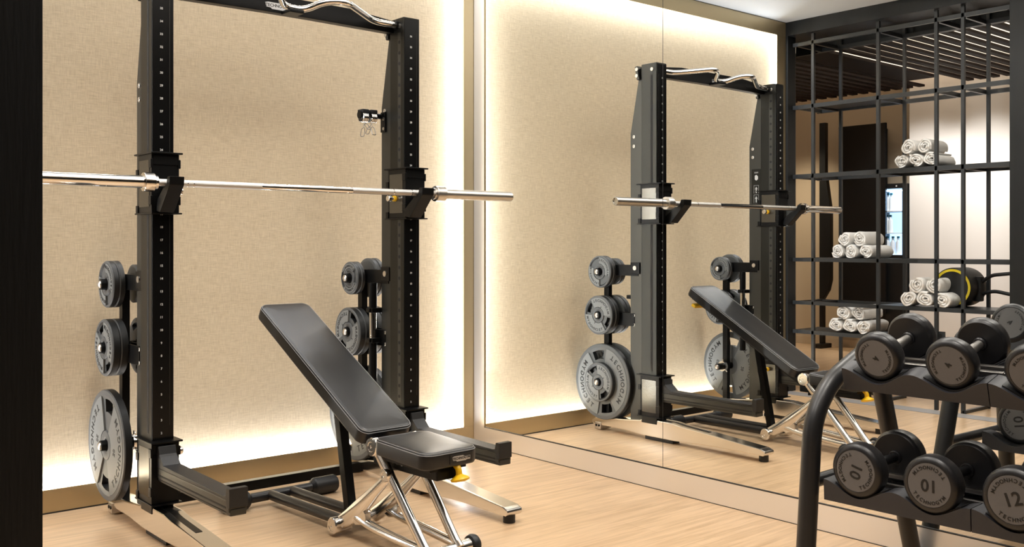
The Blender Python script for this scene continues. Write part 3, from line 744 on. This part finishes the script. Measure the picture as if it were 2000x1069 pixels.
# ------------------------------------------------------------------ shelving unit in the portal
XF, XRr = -3.22, -3.57
sh = thing('shelving_unit', 'tall open black metal shelving filling the portal, seen in the mirror', 'shelving', (-3.4, -.86, 0))
for y in (-.205, -.757, -1.202, -1.393):
    c = MB(); c.box((XF-.024, y-.012, 0), (XF, y+.012, 2.845), .001); obj('front_post', c, 'shelf', sh)
for y in (-.235, -.778, -1.412):
    c = MB(); c.box((XRr-.02, y-.012, 0), (XRr, y+.012, 2.845), .001); obj('rear_post', c, 'shelf', sh)
c = MB()
for y in (-.235, -.778, -1.405): c.box((XF, y-.012, 0), (XRr, y+.012, .022), .001)
obj('floor_runner', c, 'shelf', sh)
def level(z, y0, y1, board, t=.03):
    c = MB()
    c.box((XF-.002, y0, z-t), (XF-.024, y1, z), .001); c.box((XRr-.018, y0, z-t), (XRr+.004, y1, z), .001)
    for y in (-.06, -.205, -.757, -1.202, -1.393, -1.70):
        if y1-.01 <= y <= y0+.01: c.box((XF, y-.01, z-t), (XRr, y+.01, z), .001)
    if board: c.box((XF-.01, board[0], z-.016), (XRr, board[1], z-.001))
    return obj('shelf_level', c, 'shelf', sh)
level(2.792, -.024, -1.735, None)
level(2.290, -.024, -1.735, (-.205, -.757), .032)
level(1.738, -.024, -1.735, (-.757, -1.735), .034)
level(1.072, -.024, -1.735, (-.205, -.757), .030)
level(.728, -.024, -1.735, (-.757, -1.735), .028)
level(.498, -.024, -.757, (-.03, -.757), .030)
c = MB(); c.box((XF-.022, -1.262, .50), (XF-.018, -1.145, .56), .001); c.mi = 1; c.cyl((XF-.016, -1.225, .53), (XF-.0185, -1.225, .53), .014, seg=20); obj('socket_plate', c, ['shelf', 'groove'], sh)

# rolled towels
def towel_proto():
    t = thing('rolled_towel', '', 'towel', (0, 0, 0), None, True)
    turns, r0, r1, n = 2.75, .007, .0495, 110
    ce = []
    for k in range(n+1):
        a = 2*PI*turns*k/n; r = r0+(r1-r0)*k/n; ce.append((r, a))
    th = .0118
    pts = [( (r+th/2)*math.cos(a), (r+th/2)*math.sin(a)) for r, a in ce]+[((r-th/2)*math.cos(a), (r-th/2)*math.sin(a)) for r, a in reversed(ce)]
    bm = bmesh.new(); ls = [0, .012, .10, .20, .288, .30]; rings = []
    for i, x in enumerate(ls):
        sc = .965 if i in (0, 5) else 1+.02*math.sin(i*2.1)
        rings.append([bm.verts.new((-x+(.006*math.sin(4.1*math.atan2(p[1], p[0])+math.hypot(*p)*90) if i in (0, 1, 5) else 0), p[0]*sc*(1.04+.05*math.sin(3*math.atan2(p[1], p[0])+.7)), p[1]*sc*(.94+.05*math.sin(2*math.atan2(p[1], p[0])+1.9)))) for p in pts])
    m2 = len(pts); h = m2//2
    for A, Bv in zip(rings, rings[1:]):
        for k in range(m2): bm.faces.new((A[k], A[(k+1) % m2], Bv[(k+1) % m2], Bv[k]))
    for A in (rings[0], rings[-1]):
        for k in range(h-1): bm.faces.new((A[k], A[k+1], A[m2-2-k], A[m2-1-k]))
    m_ = MB(); m_.add(bm); o = obj('terry_roll', m_, 'towel', t, 60)
    return t
TW = towel_proto(); first = [True]
def put_towel(y, z, rot, x, sc, label, group):
    o = TW if first[0] else copy_thing(TW)
    first[0] = False
    o.location = (x, y, z); o.rotation_euler = (R(rot), 0, R(random.uniform(-5, 5))); o.scale = (sc[0], sc[1]*random.uniform(.96, 1.06), sc[1]*random.uniform(.95, 1.02)); o['label'] = label; o['group'] = group
stacks = [(-1.045, 1.738, 'on the highest towel shelf', 'towels on the highest shelf', 1.06),
          (-.530, 1.072, 'on the shelf left of the lit drinks cooler', 'towels left of the cooler', 1.08),
          (-1.120, .728, 'on the shelf beside the yellow ringed bag', 'towels beside the yellow ringed bag', 1.14),
          (-.520, .498, 'on the lowest shelf', 'towels on the lowest shelf', 1.10)]
for yc, zs, where, grp, k in stacks:
    ln_ = .5 if zs == .728 else 1
    d = .1085*k
    for j, nm in ((-1, 'left'), (0, 'middle'), (1, 'right')):
        put_towel(yc-j*d, zs+.0515*k, random.choice((20, 75, 140, 200)), XF-.005-random.uniform(0, .03)*(ln_ == 1), (ln_, k), 'white towel roll, bottom row %s, %s' % (nm, where), grp)
    for j, nm in ((-.5, 'left'), (.5, 'right')):
        put_towel(yc-j*d*1.02, zs+.0515*k+.090*k, random.choice((0, 60, 120, 220, 300)), XF-.01-random.uniform(0, .03)*(ln_ == 1), (ln_, k*1.02), 'white towel roll, top row %s, %s' % (nm, where), grp)

# training bag with yellow ring
bag = thing('training_bag', 'fat black cylinder training bag with a yellow end ring on a low shelf', 'training bag', (-3.5, -1.245, .728))
yc, zc, rb = -1.245, .870, .142
XG = -3.375
c = MB(); c.lathe([(0, 0), (0, rb*.94), (.006, rb*.985), (.03, rb), (.22, rb), (.245, rb*.97), (.25, rb*.9), (.25, 0)], (XG, yc, zc), (-1, 0, 0), 56); bb = obj('bag_body', c, 'rubber', bag)
c = MB(); c.lathe([(.003, rb*.80), (-.002, rb*.81), (-.002, rb*.925), (.003, rb*.935)], (XG, yc, zc), (-1, 0, 0), 64, None, False); obj('end_ring', c, 'yellow_ring', bb)
c = MB(); c.tube(fillet([(-3.52, yc-.135, zc+.03), (-3.50, yc-.22, zc+.09), (-3.50, yc-.40, zc+.11), (-3.50, yc-.40, zc-.05), (-3.50, yc-.24, zc-.02), (-3.52, yc-.135, zc-.05)], .04), .013, seg=14); c.box((-3.54, yc-.155, zc-.10), (-3.48, yc-.10, zc+.08), .01); obj('carry_handle', c, 'rubber', bag)

# ------------------------------------------------------------------ far room furniture
t = thing('drinks_cooler', 'tall black drinks cooler with a lit front, mirrored beyond the shelving', 'cooler', (-6.35, .78, 0))
y0, y1, xf = .572, 1.00, -6.12
c = MB(); c.box((-6.59, y1, 0), (xf, y0, 1.0), .004); c.box((-6.59, y1, 1.765), (xf, y0, 1.818), .004); c.box((-6.59, y0, 1.0), (xf, y0+.026, 1.765)); c.box((-6.59, y1-.018, 1.0), (xf, y1, 1.765)); c.box((-6.59, y0+.026, 1.0), (xf, y1-.018, 1.068))
obj('cabinet', c, 'machine', t)
c = MB(); c.box((-6.59, y0+.026, 1.068), (-6.57, y1-.018, 1.765)); c.box((-6.57, y0+.026, 1.068), (xf-.02, y0+.032, 1.765)); c.box((-6.57, y0+.032, 1.755), (xf-.02, y1-.018, 1.765)); c.box((-6.57, y0+.032, 1.068), (xf-.02, y1-.018, 1.074)); obj('lit_lining', c, 'cooler_in', t)
for z in (1.301, 1.533):
    c = MB(); c.box((-6.57, y0+.032, z-.007), (xf-.03, y1-.02, z)); obj('cooler_shelf', c, 'paint', t)
c = MB(); c.cyl((xf+.001, .660, 1.790), (xf+.004, .660, 1.790), .008, seg=16); obj('logo_dot', c, 'white_ink', t)  # plain white dot logo above the glass, gives no light
c = MB(); c.lathe([(0, .024), (.006, .027), (.125, .027), (.155, .013), (.172, .0125)], (0, 0, 0), (0, 0, 1), 22)
bt = thing('water_bottle', '', 'bottle', (0, 0, 0), None, True); obj('bottle_body', c, 'bottle', bt)
c = MB(); c.cyl((0, 0, .170), (0, 0, .190), .0145, seg=18); obj('cap', c, 'cap', bt)
for k, (y, z, lb) in enumerate(((.795, 1.533, 'clear bottle nearest the dark panel edge on the cooler top shelf'), (.760, 1.533, 'clear bottle right of another on the cooler top shelf'), (.805, 1.301, 'clear bottle at left on the cooler middle shelf'), (.770, 1.301, 'clear bottle with dark cap right of another on the cooler middle shelf'),
                                (.800, 1.074, 'leftmost water bottle on the cooler floor'), (.742, 1.074, 'middle water bottle on the cooler floor'), (.682, 1.074, 'rightmost water bottle on the cooler floor'))):
    o = bt if k == 0 else copy_thing(bt)
    o.location = (-6.20, y, z); o['label'] = lb; o['group'] = 'bottles in the drinks cooler'
t = thing('wall_cabinet', 'wide gloss black cabinet front left of the drinks cooler, seen in the mirror', 'cabinet', (-6.3, 1.1, 0))
c = MB(); c.box((-6.595, 1.28, .45), (-6.09, 1.02, 2.46), .003); obj('cabinet_body', c, 'machine', t)
c = MB(); c.box((-6.09, 1.297, .45), (-6.06, .750, 2.46), .002); obj('glass_front', c, 'dark_glass', t)
t = thing('exercise_machine', 'slim black machine column by the mirrored beige wall beyond the shelving', 'machine', (-6.33, 1.66, 0))
c = MB(); c.prism([(1.689, 0), (1.689, 2.56), (1.612, 2.56), (1.612, 2.0), (1.546, 1.55), (1.546, .78), (1.575, .66), (1.643, .555), (1.643, 0)], 0, -6.36, -6.30, .006); obj('column', c, 'machine', t)
c = MB(); c.box((-6.45, 1.62, 0), (-6.22, 1.71, .05), .008); obj('base', c, 'machine', t)

# ------------------------------------------------------------------ light
def area(name, loc, rot, sx, sy, power, col=(1, 1, 1), spread=None):
    l = D.lights.new(name, 'AREA'); l.shape = 'RECTANGLE'; l.size = sx; l.size_y = sy; l.energy = power; l.color = col
    if spread: l.spread = R(spread)
    o = D.objects.new(name, l); COL.objects.link(o); o.location = loc; o.rotation_euler = rot; return o
def aim(o, d): o.rotation_euler = V(d).to_track_quat('-Z', 'Y').to_euler(); return o
LED = (.91, .945, 1.)
pw = 8.2
yL = .026; w = .030
def led(name, c, ln, d, horizontal):
    o = area(name, c, (0, 0, 0), ln, w, pw*ln*(1.5 if name == 'led_top' else 1), LED)
    d = V(d).normalized(); xa = V((1, 0, 0)) if horizontal else V((0, 0, 1)); z = -d; x = xa; yv = z.cross(x)
    o.matrix_world = Matrix.Translation(c) @ Matrix(((x.x, yv.x, z.x, 0), (x.y, yv.y, z.y, 0), (x.z, yv.z, z.z, 0), (0, 0, 0, 1)))
xm = (XP-.0)/2
led('led_bottom', (-1.56, yL, .0865), 2.98, (0, .0, 1), True)
led('led_top', (-1.56, yL, 2.8605), 2.98, (0, .0, -1), True)
led('led_right', (-.0595, yL, 1.47), 2.74, (-1, .0, 0), False)
led('led_left', (-3.0645, yL, 1.47), 2.74, (1, .0, 0), False)
WARM = (1., .94, .865)
def spot(name, loc, to, power, size=60, blend=.6, col=WARM, rad=.06):
    l = D.lights.new(name, 'SPOT'); l.energy = power; l.color = col; l.spot_size = R(size); l.spot_blend = blend; l.shadow_soft_size = rad
    o = D.objects.new(name, l); COL.objects.link(o); o.location = loc; aim(o, V(to)-V(loc))
for i, (x, y) in enumerate(((-2.35, -1.75), (-.85, -1.75), (-2.35, -3.3), (-.85, -3.4), (-1.6, -5.0))):
    area('downlight_%d' % i, (x, y, ZC-.01), (0, 0, 0), .5, .5, (15, 15, 15, 15, 3)[i], WARM, 130)
area('ceiling_wash', (-1.6, -2.2, ZC-.012), (0, 0, 0), 2.6, 2.6, 50, (1., .95, .885))
area('corridor_wash', (-5.2, -2.6, 2.74), (0, 0, 0), 1.2, 2.0, 8, (1., .9, .78))
area('plenum', (-4.8, -.5, 2.81), (PI, 0, 0), 2.2, 6., 130, (1., .74, .52))
for i, y in enumerate((-.95, -.25, .35)):
    spot('wall_washer_%d' % i, (-5.35, y, 2.74), (-6.2, y, 1.1), 95, 95, .9, (1., .96, .94))
spot('wall_spot', (-5.5, 2.0, 2.74), (-6.6, 2.0, .5), 130, 80, .9, (1., .85, .65))
area('cooler_light', (-6.32, .78, 1.753), (0, 0, 0), .25, .30, 2.2, (.75, .88, 1.))

wd = D.worlds.new('world'); S.world = wd; wd.use_nodes = True
wd.node_tree.nodes['Background'].inputs[0].default_value = (1, .95, .9, 1); wd.node_tree.nodes['Background'].inputs[1].default_value = .02

# ------------------------------------------------------------------ camera
cam = D.cameras.new('camera'); co = D.objects.new('camera', cam); COL.objects.link(co); S.camera = co
co.location = (-3.5826, -4.5826, 1.18); co.rotation_euler = (PI/2, 0, R(49.793)-PI/2)
cam.sensor_width = 36; cam.lens = 1915.42*36/2000; cam.shift_y = -(534.5-477.34)/2000; cam.clip_start = .05; cam.clip_end = 60
S.view_settings.view_transform = 'Standard'; S.view_settings.look = 'None'; S.view_settings.gamma = 1; S.view_settings.use_curve_mapping = False
S.view_settings.exposure = -.22
S.cycles.max_bounces = 10; S.cycles.diffuse_bounces = 4; S.cycles.glossy_bounces = 6; S.cycles.caustics_reflective = True; S.cycles.caustics_refractive = False
S.cycles.sample_clamp_indirect = 6; S.cycles.use_denoising = True
